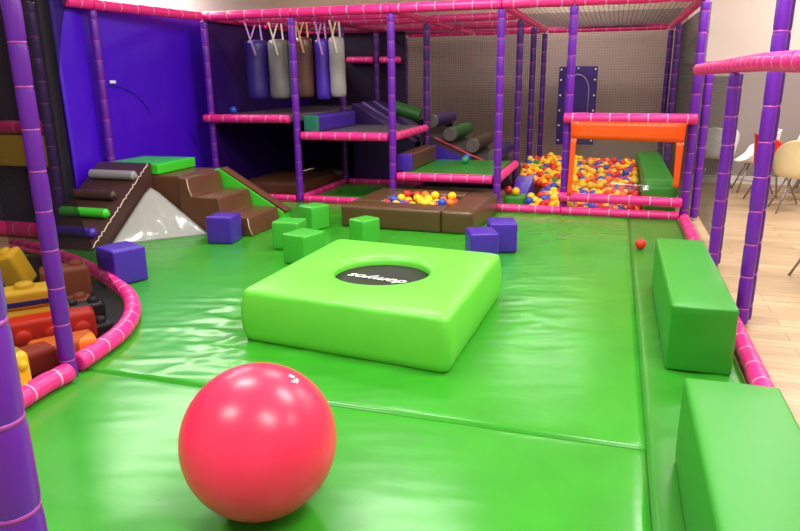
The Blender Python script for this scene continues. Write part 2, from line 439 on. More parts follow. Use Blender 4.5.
# ------------------------------------------------------------------ nets of real threads
def net(name, o, u, v, w, h, cell, th, m, label, sag=0.0, cross=1):
    o, u, v = Vector(o), Vector(u).normalized(), Vector(v).normalized(); nn = u.cross(v)
    bm = bmesh.new()
    def P(a, b):
        s = sag*(4*(a/w)*(1-a/w))*(4*(b/h)*(1-b/h)); return o+u*a+v*b+nn*s
    for i in range(int(w/cell)+1):
        tube(bm, [P(i*cell, h*k/4) for k in range(5)], th, 3, caps=False)
    for j in range(int(h/cell/cross)+1):
        tube(bm, [P(w*k/4, j*cell*cross) for k in range(5)], th, 3, caps=False)
    return tag(link(name, bm, m), label, 'net')
net('roof_net', (XD+.06, Y1+.06, TOP), (1, 0, 0), (0, 1, 0), XF-XD-.12, Y4-Y1-.12, .06, .003, THREAD, 'dark mesh net stretched over the ball pit as its roof', sag=-.05, cross=2)
net('roof_net', (XC+.06, Y1+.06, TOP-.01), (1, 0, 0), (0, 1, 0), XD-XC-.12, Y4-Y1-.12, .06, .0024, THREAD, 'dark mesh net roofing the low green platform bay', sag=-.04, cross=2)
net('roof_net', (XA+.06, Y1+.06, TOP-.01), (1, 0, 0), (0, 1, 0), XC-XA-.12, Y4-Y1-.12, .06, .003, THREAD, 'dark mesh net roofing the punch bag and grey platform bays', sag=-.04, cross=2)
net('back_net', (XC-1.4, Y4+.09, .0), (1, 0, 0), (0, 0, 1), XD-XC+1.4, 2.45, .036, .0042, THREAD_L, 'dark mesh net in front of the back wall behind the rollers')
net('back_net', (XD, Y4+.09, .0), (1, 0, 0), (0, 0, 1), XF-XD, 2.45, .05, .0013, THREAD_L, 'fine mesh net in front of the back wall behind the ball pit')
net('side_net', (XF+.07, Y1+.1, .0), (0, 1, 0), (0, 0, 1), Y4-Y1-.1, 2.42, .05, .0024, THREAD_L, 'dark mesh net closing the right side of the ball pit')
net('fence_net', (FX+.075, 6.42, .08), (0, 1, 0), (0, 0, 1), 1.83, 1.55, .03, .0016, THREAD_L, 'dark mesh net hung under the far pink fence rail')

# ------------------------------------------------------------------ toddler corner: curved rail, net, foam bricks
curve_ctrl = [(-2.68, 1.2), (-2.762, 2.0), (-2.815, 2.5), (-2.852, 2.8), (-2.885, 3.06), (-2.96, 3.38), (-3.13, 3.70), (-3.43, 4.04), (-3.80, 4.30), (-4.15, 4.52), (-4.6, 4.76), (-5.05, 4.95), (-5.42, 5.07), (-5.75, 5.16)]
def spline(c, n=8):
    out = []
    for i in range(len(c)-1):
        p0, p1, p2, p3 = [Vector(c[max(0, min(len(c)-1, i+k))]) for k in (-1, 0, 1, 2)]
        for k in range(n):
            t = k/n
            out.append(.5*((2*p1)+(-p0+p2)*t+(2*p0-5*p1+4*p2-p3)*t*t+(-p0+3*p1-3*p2+p3)*t**3))
    out.append(Vector(c[-1])); return out
cv = spline(curve_ctrl)
cut = next(i for i, p in enumerate(cv) if p.y > 2.79)
def off_curve(d):
    res = []
    for i, p in enumerate(cv):
        t = (cv[min(i+1, len(cv)-1)]-cv[max(i-1, 0)]).normalized(); res.append(p+Vector((t.y, -t.x))*(-d))
    return res
CR = .058
rim = off_curve(.045)
padded('padded_rail', [(p.x, p.y, CR) for p in rim if p.y < 2.60]+[(-2.862, 2.68, CR), (-2.858, 2.755, CR)], PINK, TIE_P, 'pink padded floor rail in the left foreground, straight near end', 'rail', 'rails around the toddler corner', r=CR, spacing=.2)
padded('padded_rail', [(p.x, p.y, CR) for p in rim if p.y > 2.835], PINK, TIE_P, 'pink padded floor rail curving around the corner with foam bricks', 'rail', 'rails around the toddler corner', r=CR, spacing=.17)
# net surface: pulled inwards half way up
bm = bmesh.new(); rows = []
for j in range(17):
    z = .07+(2.44-.07)*j/16; f = j/16
    pull = .30*math.sin(PI*min(1, f))
    far = [p for p in off_curve(.10)]
    row = []
    for i, p in enumerate(far):
        w = max(0, min(1, (p.y-2.85)/.9))*max(0, min(1, (-4.0+5.4+(p.x+4.0))/1.0 if p.x < -4.4 else 1))
        c = Vector((-4.6, 3.2)); d = (c-p).normalized()
        q = p+d*pull*w*1.0
        row.append(bm.verts.new((q.x, q.y, z)))
    rows.append(row)
for a, b in zip(rows, rows[1:]):
    for i in range(len(a)-1): bm.faces.new((a[i], a[i+1], b[i+1], b[i]))
tag(link('black_net', bm, FINE_NET), 'fine black see through net around the toddler corner on the left', 'net')
# black mat inside the curve
inner = off_curve(.115)
bm = bmesh.new()
poly = [(p.x, p.y, .012) for p in inner if p.x > -5.2] + [(-5.34, 4.9, .012), (-5.34, 1.2, .012)]
prism(bm, poly, (0, 0, 1), .008)
tag(link('floor_mat', bm, BLACK, smooth=False), 'black floor mat under the foam bricks behind the net', 'mat')
# beyond: dark recess with rails and a yellow panel
SLATE = mat('slate_partition', (66, 56, 78), .7, .3)
rail((-7.1, 5.69, 1.185), (-5.73, 5.69, 1.185), 'pink padded rail above the yellow panel behind the black net', group='rails around the toddler corner', r=.07)
rail((-7.1, 5.69, .06), (-5.73, 5.69, .06), 'pink padded floor rail below the yellow panel behind the black net', group='rails around the toddler corner', r=.085)
bm = bmesh.new(); soft_box(bm, 1.2, .05, .33, .015, .004); tag(link('wall_panel', bm, mat('yellow_panel', (214, 168, 40), .5), loc=(-6.33, 5.69, .77)), 'yellow padded panel hanging under the pink rail behind the black net', 'panel')
bm = bmesh.new(); box(bm, -7.19, -5.72, 5.84, 5.88, -.02, 2.6); tag(link('partition', bm, SLATE, smooth=False), 'dark slate partition behind the toddler corner on the far left', 'partition')
bm = bmesh.new(); box(bm, -7.25, -7.2, .2, 5.88, -.02, 2.6); tag(link('partition', bm, SLATE, smooth=False), 'dark grey side partition of the toddler corner at the left edge', 'partition')

def studs(bm, nx, ny, sx, sy, sz, r=.032, h=.03):
    for i in range(nx):
        for j in range(ny):
            x = -sx/2+sx*(i+.5)/nx; y = -sy/2+sy*(j+.5)/ny
            lathe(bm, [(r, sz-.005), (r, sz+h*.6), (r*.8, sz+h), (0, sz+h)], 12, (x, y, 0))
def brick(x, y, z, s, rot, m, label, n=(2, 1), tilt=(0, 0)):
    bm = bmesh.new(); soft_box(bm, s[0], s[1], s[2], .03, .004, n=4)
    o = link('foam_brick', bm, m, loc=(x, y, z)); o.rotation_euler = (R(tilt[0]), R(tilt[1]), R(rot))
    for i in range(n[0]):
        for j in range(n[1]):
            b = bmesh.new(); px = -s[0]/2+s[0]*(i+.5)/n[0]; py = -s[1]/2+s[1]*(j+.5)/n[1]; r = min(s[0]/n[0], s[1]/n[1])*.3
            lathe(b, [(r, s[2]-.004), (r, s[2]+.02), (r*.8, s[2]+.034), (0, s[2]+.034)], 14, (px, py, 0))
            link('stud', b, m, o)
    return tag(o, label, 'foam brick', 'foam bricks in the toddler corner')
T0 = .022
brick(-3.06, 2.47, T0+.13, (.25, .25, .15), 66, F_YEL, 'yellow studded foam brick nearest the left edge behind the pink rail', (3, 2), (90, 0))
brick(-3.12, 2.74, T0, (.26, .17, .15), 66, F_BRK, 'brick red foam brick lying left of the foreground post', (0, 0))
brick(-3.10, 2.97, T0, (.36, .19, .13), 52, F_ORA, 'orange foam brick just behind the foreground post', (0, 0))
brick(-3.40, 3.20, T0+.1, (.50, .2, .16), 47, F_RED, 'large red foam brick in the middle of the heap', (3, 1), (90, 0))
brick(-3.56, 3.19, T0, (.46, .2, .22), 47, F_YEL, 'large yellow foam brick behind the red one', (0, 0))
o = brick(-3.57, 3.19, T0+.225, (.46, .2, .12), 47, F_YEL, 'yellow foam brick with a blue band on top of the heap', (1, 1))
b = bmesh.new(); soft_box(b, .472, .212, .04, .01, .002, n=2); link('band', b, F_BLU, o, loc=(0, 0, .02))['label'] = 'dark blue band'
brick(-4.45, 3.98, T0+.05, (.18, .2, .3), 20, F_YEL, 'yellow foam brick standing tilted at the rear of the heap', (1, 1), (12, -16))
brick(-4.02, 3.98, T0, (.34, .22, .24), 48, F_BRN, 'brown studded foam brick near the curved rail', (2, 1))
brick(-3.78, 3.74, T0, (.3, .18, .07), 44, F_BRN, 'flat brown foam brick in front of the taller brown one', (2, 1))
brick(-3.54, 3.62, T0, (.28, .13, .1), 46, F_BLK, 'black foam brick beside the curved pink rail', (2, 1))
brick(-3.22, 3.33, T0, (.26, .14, .08), 56, F_BLK, 'black foam brick behind the orange brick', (2, 1))

# ------------------------------------------------------------------ violet vinyl wall (left) and dark bay walls
def sheet_x(x, y0, y1, z0, z1, th, seed=0):
    bm = bmesh.new(); ny, nz = 60, 40
    def side(dx):
        return [[bm.verts.new((x+dx+.016*noise.noise(Vector((y0+(y1-y0)*i/ny*1.0, (z0+(z1-z0)*j/nz)*.7, seed)))
                 +.006*noise.noise(Vector(((y0+(y1-y0)*i/ny)*5, (z0+(z1-z0)*j/nz)*1.6, seed+4))), y0+(y1-y0)*i/ny, z0+(z1-z0)*j/nz)) for i in range(ny+1)] for j in range(nz+1)]
    A, B = side(0), side(-th)
    for G in (A, B):
        for j in range(nz):
            for i in range(ny): bm.faces.new((G[j][i], G[j][i+1], G[j+1][i+1], G[j+1][i]))
    for i in range(ny):
        bm.faces.new((A[0][i], A[0][i+1], B[0][i+1], B[0][i])); bm.faces.new((A[nz][i], A[nz][i+1], B[nz][i+1], B[nz][i]))
    for j in range(nz):
        bm.faces.new((A[j][0], A[j+1][0], B[j+1][0], B[j][0])); bm.faces.new((A[j][ny], A[j+1][ny], B[j+1][ny], B[j][ny]))
    return bm
vw = tag(link('vinyl_wall_sheet', sheet_x(-5.78, 6.08, 9.1, .0, 2.56, .03), VIOLET), 'glossy violet vinyl sheet forming the left wall behind the brown ramp', 'wall sheet')
b = bmesh.new(); tube(b, [(-5.765, 6.75+.75*math.sin(a), 1.15+.45*math.cos(a)) for a in [R(4*k) for k in range(0, 21)]], .006, 6)
link('curved_seam', b, mat('blue_seam', (30, 40, 190), .4), vw)
b = bmesh.new(); soft_box(b, .012, .1, .035, .004, 0, n=2); link('label_patch', b, WHITE_P, vw, loc=(-5.755, 6.85, 1.62))
tag(link('vinyl_wall_sheet', sheet_x(XA-.04, 8.47, 11.855, .0, 2.47, .03, 9), mat('shaded_violet_vinyl', (44, 14, 104), .4, .4, .1, 4)), 'shadowed violet vinyl sheet on the left inside the punch bag bay', 'wall sheet')  # wall violet darkened so the colour carries the shade inside the bay
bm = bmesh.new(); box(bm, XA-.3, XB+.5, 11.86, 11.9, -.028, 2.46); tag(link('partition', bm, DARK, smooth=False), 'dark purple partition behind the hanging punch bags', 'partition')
bm = bmesh.new(); box(bm, XB+.505, XC, 11.86, 11.9, -.028, .92); tag(link('partition', bm, NIGHT, smooth=False), 'black backdrop for the shade in the gap under the grey platform', 'partition')
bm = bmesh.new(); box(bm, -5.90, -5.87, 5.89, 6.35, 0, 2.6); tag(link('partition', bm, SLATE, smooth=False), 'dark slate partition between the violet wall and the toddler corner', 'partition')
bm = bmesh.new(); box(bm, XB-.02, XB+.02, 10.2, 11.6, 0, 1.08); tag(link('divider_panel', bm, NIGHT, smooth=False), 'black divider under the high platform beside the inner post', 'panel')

# platforms
def platform(x0, x1, y0, y1, zt, th, m, label):
    bm = bmesh.new(); soft_box(bm, x1-x0, y1-y0, th, .02, .004, n=6)
    return tag(link('platform', bm, m, loc=((x0+x1)/2, (y0+y1)/2, zt-th)), label, 'platform')
platform(XA+.01, XB-.07, Y1+.065, Y3, 1.17, .1, GREY_M, 'high grey padded platform below the punch bags')
platform(XB+.07, XC-.07, Y1+.065, Y2-.02, .94, .1, GREY_M, 'grey padded platform in the second bay from the left')
platform(XC+.07, XD-.07, Y1+.065, Y2-.02, .43, .1, mat('green_platform_vinyl', (40, 140, 40), .28, .5, .05, 8), 'low green padded platform with two stray balls')
bm = bmesh.new(); soft_box(bm, XC-XB-.2, 1.5, .03, .01, .002, n=4)
tag(link('floor_mat', bm, GREEN, loc=((XB+XC)/2, 9.24, -.0)), 'green mat inside the low gap under the grey platform', 'mat')
bm = bmesh.new(); soft_box(bm, 1.0, 1.2, .2, .06, .02, n=6, wr=.02)
tag(link('crash_mat', bm, BROWN, loc=(-4.72, 9.35, 0)), 'brown padded mat lying under the high platform', 'mat')

# step blocks on platforms
def two_tone_block(name, x0, x1, y0, y1, z0, z1, m, end_m, label, endlabel):
    bm = bmesh.new(); soft_box(bm, x1-x0, y1-y0-.05, z1-z0, .025, .004, n=4)
    o = link(name, bm, m, loc=((x0+x1)/2, (y0+y1)/2+.025, z0))
    b = bmesh.new(); soft_box(b, x1-x0, .055, z1-z0, .018, .002, n=4, off=(0, -(y1-y0)/2, 0))
    link('end_panel', b, end_m, o)['label'] = endlabel
    return tag(o, label, 'step block')
two_tone_block('step_block', -4.07, -3.86, 8.52, 9.95, .942, 1.16, VIOLET_C, TEAL, 'purple padded step with a teal end on the grey platform', 'teal end')
two_tone_block('step_block', -2.76, -2.55, 8.62, 9.95, .432, .66, BROWN, VIOLET_C, 'brown padded step with a purple end on the low green platform', 'purple end')

# ridged purple slope at the rear
bm = bmesh.new(); prism(bm, [(-4.04, 10.25, 0), (-4.04, 10.25, 1.26), (-3.98, 10.25, 1.26), (-2.98, 10.25, .66), (-2.98, 10.25, 0)], (0, 1, 0), 1.35, .02)
o = tag(sharp(link('foam_slope', bm, mat('purple_slope_vinyl', (50, 28, 92), .35, .5, .1, 10))), 'ridged purple foam slope behind the grey platform', 'slope')
for y in (10.55, 11.1):
    b = bmesh.new(); tube(b, [(-3.96, y, 1.262), (-3.0, y, .685)], .028, 10); link('ridge', b, mat('lilac_ridge', (84, 62, 124), .4), o)
# rear roller ramp
bm = bmesh.new(); prism(bm, [(-2.9, 10.25, 0), (-2.9, 10.25, .86), (-1.5, 10.25, .24), (-1.42, 10.25, 0)], (0, 1, 0), 1.35, .02)
o = tag(sharp(link('roller_ramp', bm, mat('slate_ramp_vinyl', (72, 64, 64), .4, .5, .1, 10))), 'rear roller ramp descending behind the low green platform', 'ramp')
b = bmesh.new(); tube(b, [(-2.66, 10.22, .74), (-1.7, 10.22, .32)], .02, 8); link('edge_trim', b, mat('red_edge_trim', (190, 50, 70), .4), o)['label'] = 'red edge trim'
b = bmesh.new(); prism(b, [(-2.7, 10.235, .02), (-2.7, 10.235, .66), (-1.62, 10.235, .2), (-1.55, 10.235, .02)], (0, 1, 0), .012); link('side_panel', b, VIOLET_C, o, smooth=False)['label'] = 'purple side panel'
RC = dict(violet=mat('violet_roller', (46, 26, 92), .4), green=mat('green_roller', (34, 98, 38), .45), brown=mat('brown_roller', (70, 56, 44), .4), grey=mat('grey_roller', (96, 90, 87), .5))
for x, z, c in ((-2.72, .99, 'violet'), (-2.42, .79, 'green'), (-2.06, .62, 'brown'), (-1.72, .47, 'violet')):
    b = bmesh.new(); tube(b, [(x, 10.28, z), (x, 11.56, z)], .11, 20); rr = link('roller', b, RC[c], o); rr['label'] = c+' roller'; sharp(rr)
    b = bmesh.new(); tube(b, [(x, 10.25, z), (x, 10.278, z)], [.10, .112], 20); sharp(link('end_cap', b, RC['grey'], rr))
# small foam pieces on top, far back
bm = bmesh.new(); tube(bm, [(-3.62, 11.0, 1.19), (-3.12, 11.05, 1.03)], .11, 18); tag(sharp(link('foam_roll', bm, RC['green'])), 'green foam roll lying on top of the ridged purple slope', 'foam roll')
bm = bmesh.new(); prism(bm, [(-4.5, 12.6, 0), (-4.5, 12.6, 1.62), (-4.36, 12.6, 1.62), (-4.15, 12.6, 1.2), (-4.15, 12.6, 0)], (0, 1, 0), .3, .02); tag(sharp(link('foam_wedge', bm, RC['green'])), 'green foam wedge standing behind the third row posts', 'wedge')
bm = bmesh.new(); soft_box(bm, .14, .3, 1.58, .04, .01, n=4); tag(link('foam_pillar', bm, GREY_V, loc=(-4.68, 12.75, 0)), 'grey foam pillar left of the far green wedge', 'pillar')

# ------------------------------------------------------------------ punch bags
def bag(x, y, r, zt, zb, m, strap_m, label, tilt=0, front=True):
    o = empty('punch_bag', (x, y, zb)); o.rotation_euler = (0, R(tilt), 0)
    L = zt-zb; bm = bmesh.new()
    prof = [(0, 0), (r*.6, .0), (r*.9, .015), (r, .06)]
    for k in range(1, 8): prof.append((r*(1+.02*math.sin(k*1.9)), .06+(L-.12)*k/8))
    prof += [(r, L-.06), (r*.9, L-.015), (r*.6, L), (0, L)]
    lathe(bm, prof, 28); link('bag_body', bm, m, o)
    h = 2.425-zb
    for s, yy in ((-1, -.0), (1, .0)):
        b = bmesh.new(); prism(b, [(s*r*.55-.012, yy, L-.01), (s*r*.55+.012, yy, L-.01), (s*r*.2+.012, .07, h), (s*r*.2-.012, .07, h)], (0, 1, 0), .004)
        link('strap', b, strap_m, o, smooth=False)
    if front:
        b = bmesh.new(); prism(b, [(-r*.25-.014, -r-.03, h), (-r*.25+.014, -r-.03, h), (r*.55+.014, -r-.03, L-.22), (r*.55-.014, -r-.03, L-.22)], (0, 1, 0), .004)
        link('strap', b, strap_m, o, smooth=False)
    return tag(o, label, 'punch bag', 'hanging punch bags')
bag(-5.08, 9.16, .18, 2.20, 1.36, mat('purple_bag', (56, 38, 130), .35, .5, .25, 30), WEB_L, 'wide purple hanging bag at the far left of the row')
bag(-4.725, 9.16, .15, 2.20, 1.37, mat('silver_bag', (128, 124, 126), .3, .6, .3, 40), WEB_C, 'silver grey hanging bag beside the wide purple one')
bag(-4.50, 9.20, .085, 2.18, 1.37, mat('green_bag', (50, 120, 60), .35, .5, .2, 30), WEB_C, 'green hanging bag mostly hidden behind the purple post', front=False)
bag(-4.29, 9.10, .125, 2.22, 1.39, mat('brown_bag', (94, 62, 50), .2, .6, .35, 16), WEB_T, 'shiny brown hanging bag just right of the purple post')
bag(-4.03, 9.18, .112, 2.19, 1.36, mat('violet_bag', (72, 40, 170), .35, .5, .25, 30), WEB_L, 'violet hanging bag between the brown and the white one', tilt=-1)
bag(-3.80, 9.16, .112, 2.21, 1.39, mat('white_bag', (156, 151, 152), .35, .5, .25, 30), WEB_C, 'pale grey hanging bag at the right end of the row', tilt=-1)

# ------------------------------------------------------------------ balls
BR = .053
BM = {c: ball_mesh(c+'_ball', BR, CH[c], 3) for c in CH}
def ball(x, y, z, c, label, group, rnd=True):
    o = bpy.data.objects.new('plastic_ball', BM[c]); COL.objects.link(o); o.location = (x, y, z)
    return tag(o, label, 'ball', group)
# loose ones
ball(-5.24, 8.66, 1.17+BR+.004, 'blue', 'single blue plastic ball on the high grey platform', 'stray balls')
ball(-2.02, 9.55, .43+BR+.006, 'green', 'green plastic ball on the low green platform', 'stray balls')
ball(-2.06, 9.88, .43+BR+.006, 'blue', 'blue plastic ball on the low green platform beside the green ball', 'stray balls')
ball(.335, 6.72, .062, 'red', 'single red ball on the floor beside the far green block', 'stray balls')

# small brown framed ball box
BROWN_X = mat('olive_brown_vinyl', (92, 66, 40), .3, .5, .28, 80)
BX = empty('ball_box', (-2.12, 7.60, 0), R(-2.5))
def frame_piece(x0, x1, y0, y1, h=.25):
    bm = bmesh.new(); soft_box(bm, x1-x0, y1-y0, h, .03, .008, n=6, wr=.01, seed=x0*3)
    return link('frame_pad', bm, BROWN_X, BX, loc=((x0+x1)/2, (y0+y1)/2, 0))
hw, hd, t = .775, .66, .36
frame_piece(-hw, .42, -hd, -hd+t); frame_piece(.425, hw, -hd, hd); frame_piece(-hw, -hw+t, -hd+t+.005, hd); frame_piece(-hw+t+.005, .42, hd-.24, hd)
bm = bmesh.new(); soft_box(bm, .9, .9, .04, .01, 0, n=2); link('base_sheet', bm, BROWN_D, BX, loc=(0.02, .05, 0))
tag(BX, 'low brown padded square box filled with coloured balls in front of the green platform', 'ball box')
rng = random.Random(4)
cols = ['yellow', 'red', 'yellow', 'blue', 'yellow', 'red', 'orange', 'yellow', 'purple', 'yellow', 'blue', 'yellow', 'red']
k = 0
M = Matrix.Rotation(R(-2.5), 3, 'Z')
n_small = 0
for j in range(6):
    for i in range(7):
        x = -.36+i*.118+(j % 2)*.056; y = -.24+j*.112
        if x > .37 or y > .355: continue
        h = .10+BR+.035*rng.random()+(.055 if rng.random() < .35 else 0)
        p = M @ Vector((x+rng.uniform(-.01, .01), y+rng.uniform(-.01, .01), 0))
        c = rng.choice(cols); k += 1; n_small += 1
        ball(-2.12+p.x, 7.60+p.y, h, c, 'glossy '+c+' plastic ball inside the small brown ball box', 'balls in the small brown box')

# large ball pit
def pit_z(x, y):
    f = (y-8.5)/3.2
    z = .05+.28*min(1, max(0, f))**.85
    if x > -.45: z -= .03
    z += .035*noise.noise(Vector((x*2.2, y*2.2, 1)))
    return z
spots = []
dy = .104; row = 0; y = 8.53
while y < 11.62:
    x = -1.27+(row % 2)*.06
    while x < .36:
        xx, yy = x+rng.uniform(-.012, .012), y+rng.uniform(-.012, .012)
        blocked = (xx < -.88 and 8.85 < yy < 9.65) or (xx < -1.0 and yy < 8.95)
        if not blocked: spots.append((xx, yy, pit_z(xx, yy)+rng.uniform(-.03, .035)))
        x += .12
    y += dy; row += 1
def pick(x):
    q = rng.random()
    if x < -.45: t = (('yellow', .58), ('red', .20), ('orange', .06), ('blue', .12), ('green', .04))
    else: t = (('yellow', .40), ('red', .36), ('orange', .08), ('blue', .14), ('purple', .02))
    for c, w in t:
        if q < w: return c
        q -= w
    return 'yellow'
spots.sort(key=lambda s: s[1])
n_ind = 300-n_small-6
for (x, y, z) in spots[:n_ind]:
    c = pick(x)
    side = 'behind the clear flap of the ball pit' if x > XE else 'at the narrow opening of the ball pit'
    ball(x, y, z, c, 'glossy '+c+' plastic ball in the heap '+side, 'balls in the large ball pit')
# stray ones lying on the small green block and a few proud of the heap
ball(-1.16, 8.72, .145+BR, 'yellow', 'yellow plastic ball on the little green block at the ball pit opening', 'balls at the pit opening')
ball(-1.27, 8.80, .145+BR, 'red', 'red plastic ball on the little green block next to the yellow one', 'balls at the pit opening')
def stuff_balls(pts, name, label):
    names = list(CH); bm = bmesh.new()
    for (x, y, z, c) in pts:
        r = bmesh.ops.create_icosphere(bm, subdivisions=2, radius=BR, matrix=Matrix.Translation((x, y, z)))
        idx = names.index(c)
        for v in r['verts']:
            for f in v.link_faces: f.material_index = idx
    return tag(link(name, bm, [CH[n] for n in names]), label, 'balls', kind='stuff')
rest = [(x, y, z, pick(x)) for x, y, z in spots[n_ind:]]
under = [(x+.05, y+.05, max(BR*.6, z-.095), pick(x)) for x, y, z in spots if x < .32 and not (x < -.8 and 8.7 < y < 9.7)]
stuff_balls(rest+under, 'pit_balls', 'coloured plastic balls filling the rear and the depth of the large ball pit')
# pit furniture
bm = bmesh.new(); soft_box(bm, .26, .3, .145, .02, .003, n=3); tag(link('foam_block', bm, GREEN_B, loc=(-1.17, 8.74, 0)), 'little green foam block at the narrow ball pit opening', 'foam block')
bm = bmesh.new(); prism(bm, [(-1.27, 8.93, 0), (-1.27, 8.93, .10), (-1.23, 9.42, .30), (-1.23, 9.5, .30), (-1.23, 9.5, 0)], (1, 0, 0), .22, .012)
tag(sharp(link('foam_slide', bm, VIOLET_C)), 'small purple foam slide leading into the ball pit', 'slide')
bm = bmesh.new(); soft_box(bm, .37, .5, .36, .03, .005, n=5); tag(link('bench_block', bm, GREEN_B, loc=(.60, 8.76, 0)), 'front green padded block of the bench in the ball pit', 'bench')
bm = bmesh.new(); soft_box(bm, .37, 3.3, .37, .03, .005, n=10); tag(link('bench_block', bm, GREEN_B, loc=(.605, 10.7, 0)), 'long rear green padded block of the bench in the ball pit', 'bench')

# wall panel with arch seam and eyelets
wp = empty('wall_panel', (-.70, 13.42, .37))
bm = bmesh.new(); soft_box(bm, .70, .03, 1.45, .008, .004, n=6); link('panel_sheet', bm, mat('indigo_panel', (52, 26, 110), .4, .4, .1, 8), wp)
b = bmesh.new(); pts = [(-.21, -.022, .1)] + [(-.21, -.022, 1.0)] + [(-.21*math.cos(a) if True else 0, -.022, 1.0+.3*math.sin(a)) for a in [R(15*k) for k in range(1, 12)]] + [(.21, -.022, 1.0), (.21, -.022, .1)]
tube(b, pts, .009, 6); link('arch_seam', b, mat('pale_seam', (170, 150, 200), .5), wp)
for sx, zz in [(-.31, z) for z in (.08, .36, .64, .92, 1.2, 1.39)] + [(.31, z) for z in (.08, .36, .64, .92, 1.2, 1.39)] + [(0, 1.41)]:
    b = bmesh.new(); tube(b, [(sx, -.026, zz), (sx, -.018, zz)], .018, 10); link('eyelet', b, SHELL_W, wp)
tag(wp, 'indigo vinyl panel with pale arch seam laced to the frame at the back of the ball pit', 'panel')

# orange flap with clear window
fl = empty('window_flap', (XE, Y1-.165, 0))
def quad_sheet(poly, thick=.006):
    b = bmesh.new(); prism(b, poly, (0, 1, 0), thick); return b
x0, x1 = .045, 1.305
def wav(x, z): return -.012*math.sin(x*5)*(1.1-z)
def flap_strip(pa, pb, qa, qb, n=12):
    """strip between edge pa->pb and edge qa->qb, gently waved"""
    b = bmesh.new(); F = []; B = []
    for i in range(n+1):
        t = i/n
        a = Vector((pa[0]+(pb[0]-pa[0])*t, 0, pa[1]+(pb[1]-pa[1])*t)); c = Vector((qa[0]+(qb[0]-qa[0])*t, 0, qa[1]+(qb[1]-qa[1])*t))
        rowF = []; rowB = []
        for k in range(5):
            p = a.lerp(c, k/4); p.y = wav(p.x, p.z)
            rowF.append(b.verts.new(p)); rowB.append(b.verts.new(p+Vector((0, .006, 0))))
        F.append(rowF); B.append(rowB)
    for i in range(n):
        for k in range(4):
            b.faces.new((F[i][k], F[i+1][k], F[i+1][k+1], F[i][k+1])); b.faces.new((B[i][k], B[i][k+1], B[i+1][k+1], B[i+1][k]))
        b.faces.new((F[i][0], B[i][0], B[i+1][0], F[i+1][0])); b.faces.new((F[i][4], F[i+1][4], B[i+1][4], B[i][4]))
    for i in (0, n):
        for k in range(4): b.faces.new((F[i][k], F[i][k+1], B[i][k+1], B[i][k]))
    return b
link('top_band', flap_strip((x0, 1.135), (x1+.005, 1.125), (x0+.01, .935), (x1-.005, .905)), ORANGE, fl)
link('side_band', flap_strip((x0+.01, .935), (x0+.0, .25), (x0+.075, .933), (x0+.05, .25)), ORANGE, fl)
link('side_band', flap_strip((x1-.085, .905), (x1-.075, .39), (x1-.005, .905), (x1-.015, .395)), ORANGE, fl)
b = bmesh.new(); n = 16; G = []
for i in range(n+1):
    t = i/n; col = []
    for k in range(11):
        f = k/10
        zb = .27+.12*t+.02*math.sin(t*7); zt = .934-.029*t
        z = zt+(zb-zt)*f; yb = -.05*math.sin(t*PI*1.0)*max(0, f-.8)*5
        xx = x0+.07+(x1-.08-x0-.07)*t
        col.append(b.verts.new((xx, wav(xx, z)+.003+yb, z)))
    G.append(col)
for i in range(n):
    for k in range(10): b.faces.new((G[i][k], G[i+1][k], G[i+1][k+1], G[i][k+1]))
o = link('clear_window', b, FILM, fl); o['label'] = 'clear plastic window'
tag(fl, 'orange vinyl flap with clear plastic window hanging in front of the ball pit', 'flap')

# ------------------------------------------------------------------ ramp, platform, steps, pyramid at the left
ra = empty('roller_ramp', (-4.92, 5.22, 0), R(0))
W = .68
bm = bmesh.new(); prism(bm, [(0, 0, 0), (0, 1.03, .76), (0, 1.10, .76), (0, 1.10, 0)], (-1, 0, 0), W, .018); sharp(link('ramp_body', bm, BROWN_D, ra))
b = bmesh.new()
zz = []
for i in range(41):
    t = i/40; zz.append((.006+.004*math.sin(i*1.7), .03+1.0*t+.010*math.sin(i*2.3), .025+.735*t+.012*math.sin(i*2.9)))
tube(b, zz, .006, 6); link('lacing', b, mat('cream_lacing', (226, 196, 180), .6), ra)['label'] = 'cream lacing along the edge'
for t, c, nm, dx in ((.82, GREY_V, 'grey', -.0), (.58, BROWN_D, 'dark brown', -.08), (.38, GREEN_W, 'green', -.03), (.17, VIOLET_C, 'purple', -.03)):
    y, z = 1.03*t, .76*t
    nx, nz = -.593, .805
    c0 = Vector((0, y+nx*.04, z+nz*.04))
    b = bmesh.new()
    tube(b, [(dx-.0, c0.y, c0.z), (dx-.03, c0.y, c0.z), (dx-.05-.54, c0.y, c0.z), (dx-.08-.54, c0.y, c0.z)], [.022, .052, .052, .022], 14)
    rr = link('roller', b, c, ra); rr['label'] = nm+' roller'; sharp(rr, 30)
tag(ra, 'brown padded climbing ramp with grey, green and purple rollers against the violet wall', 'ramp')
# landing block with green mat
la = empty('landing_block', (-4.95, 6.71, 0))
bm = bmesh.new(); soft_box(bm, 1.02, .74, .62, .03, .004, n=6); link('block_body', bm, BROWN, la, loc=(-.135, 0, 0))
bm = bmesh.new(); soft_box(bm, .74, .73, .115, .012, .002, n=4); link('top_mat', bm, GREEN_W, la, loc=(-.285, .0, .625))['label'] = 'bright green top mat'
tag(la, 'brown padded landing topped with a green mat between the ramp and the steps', 'landing block')
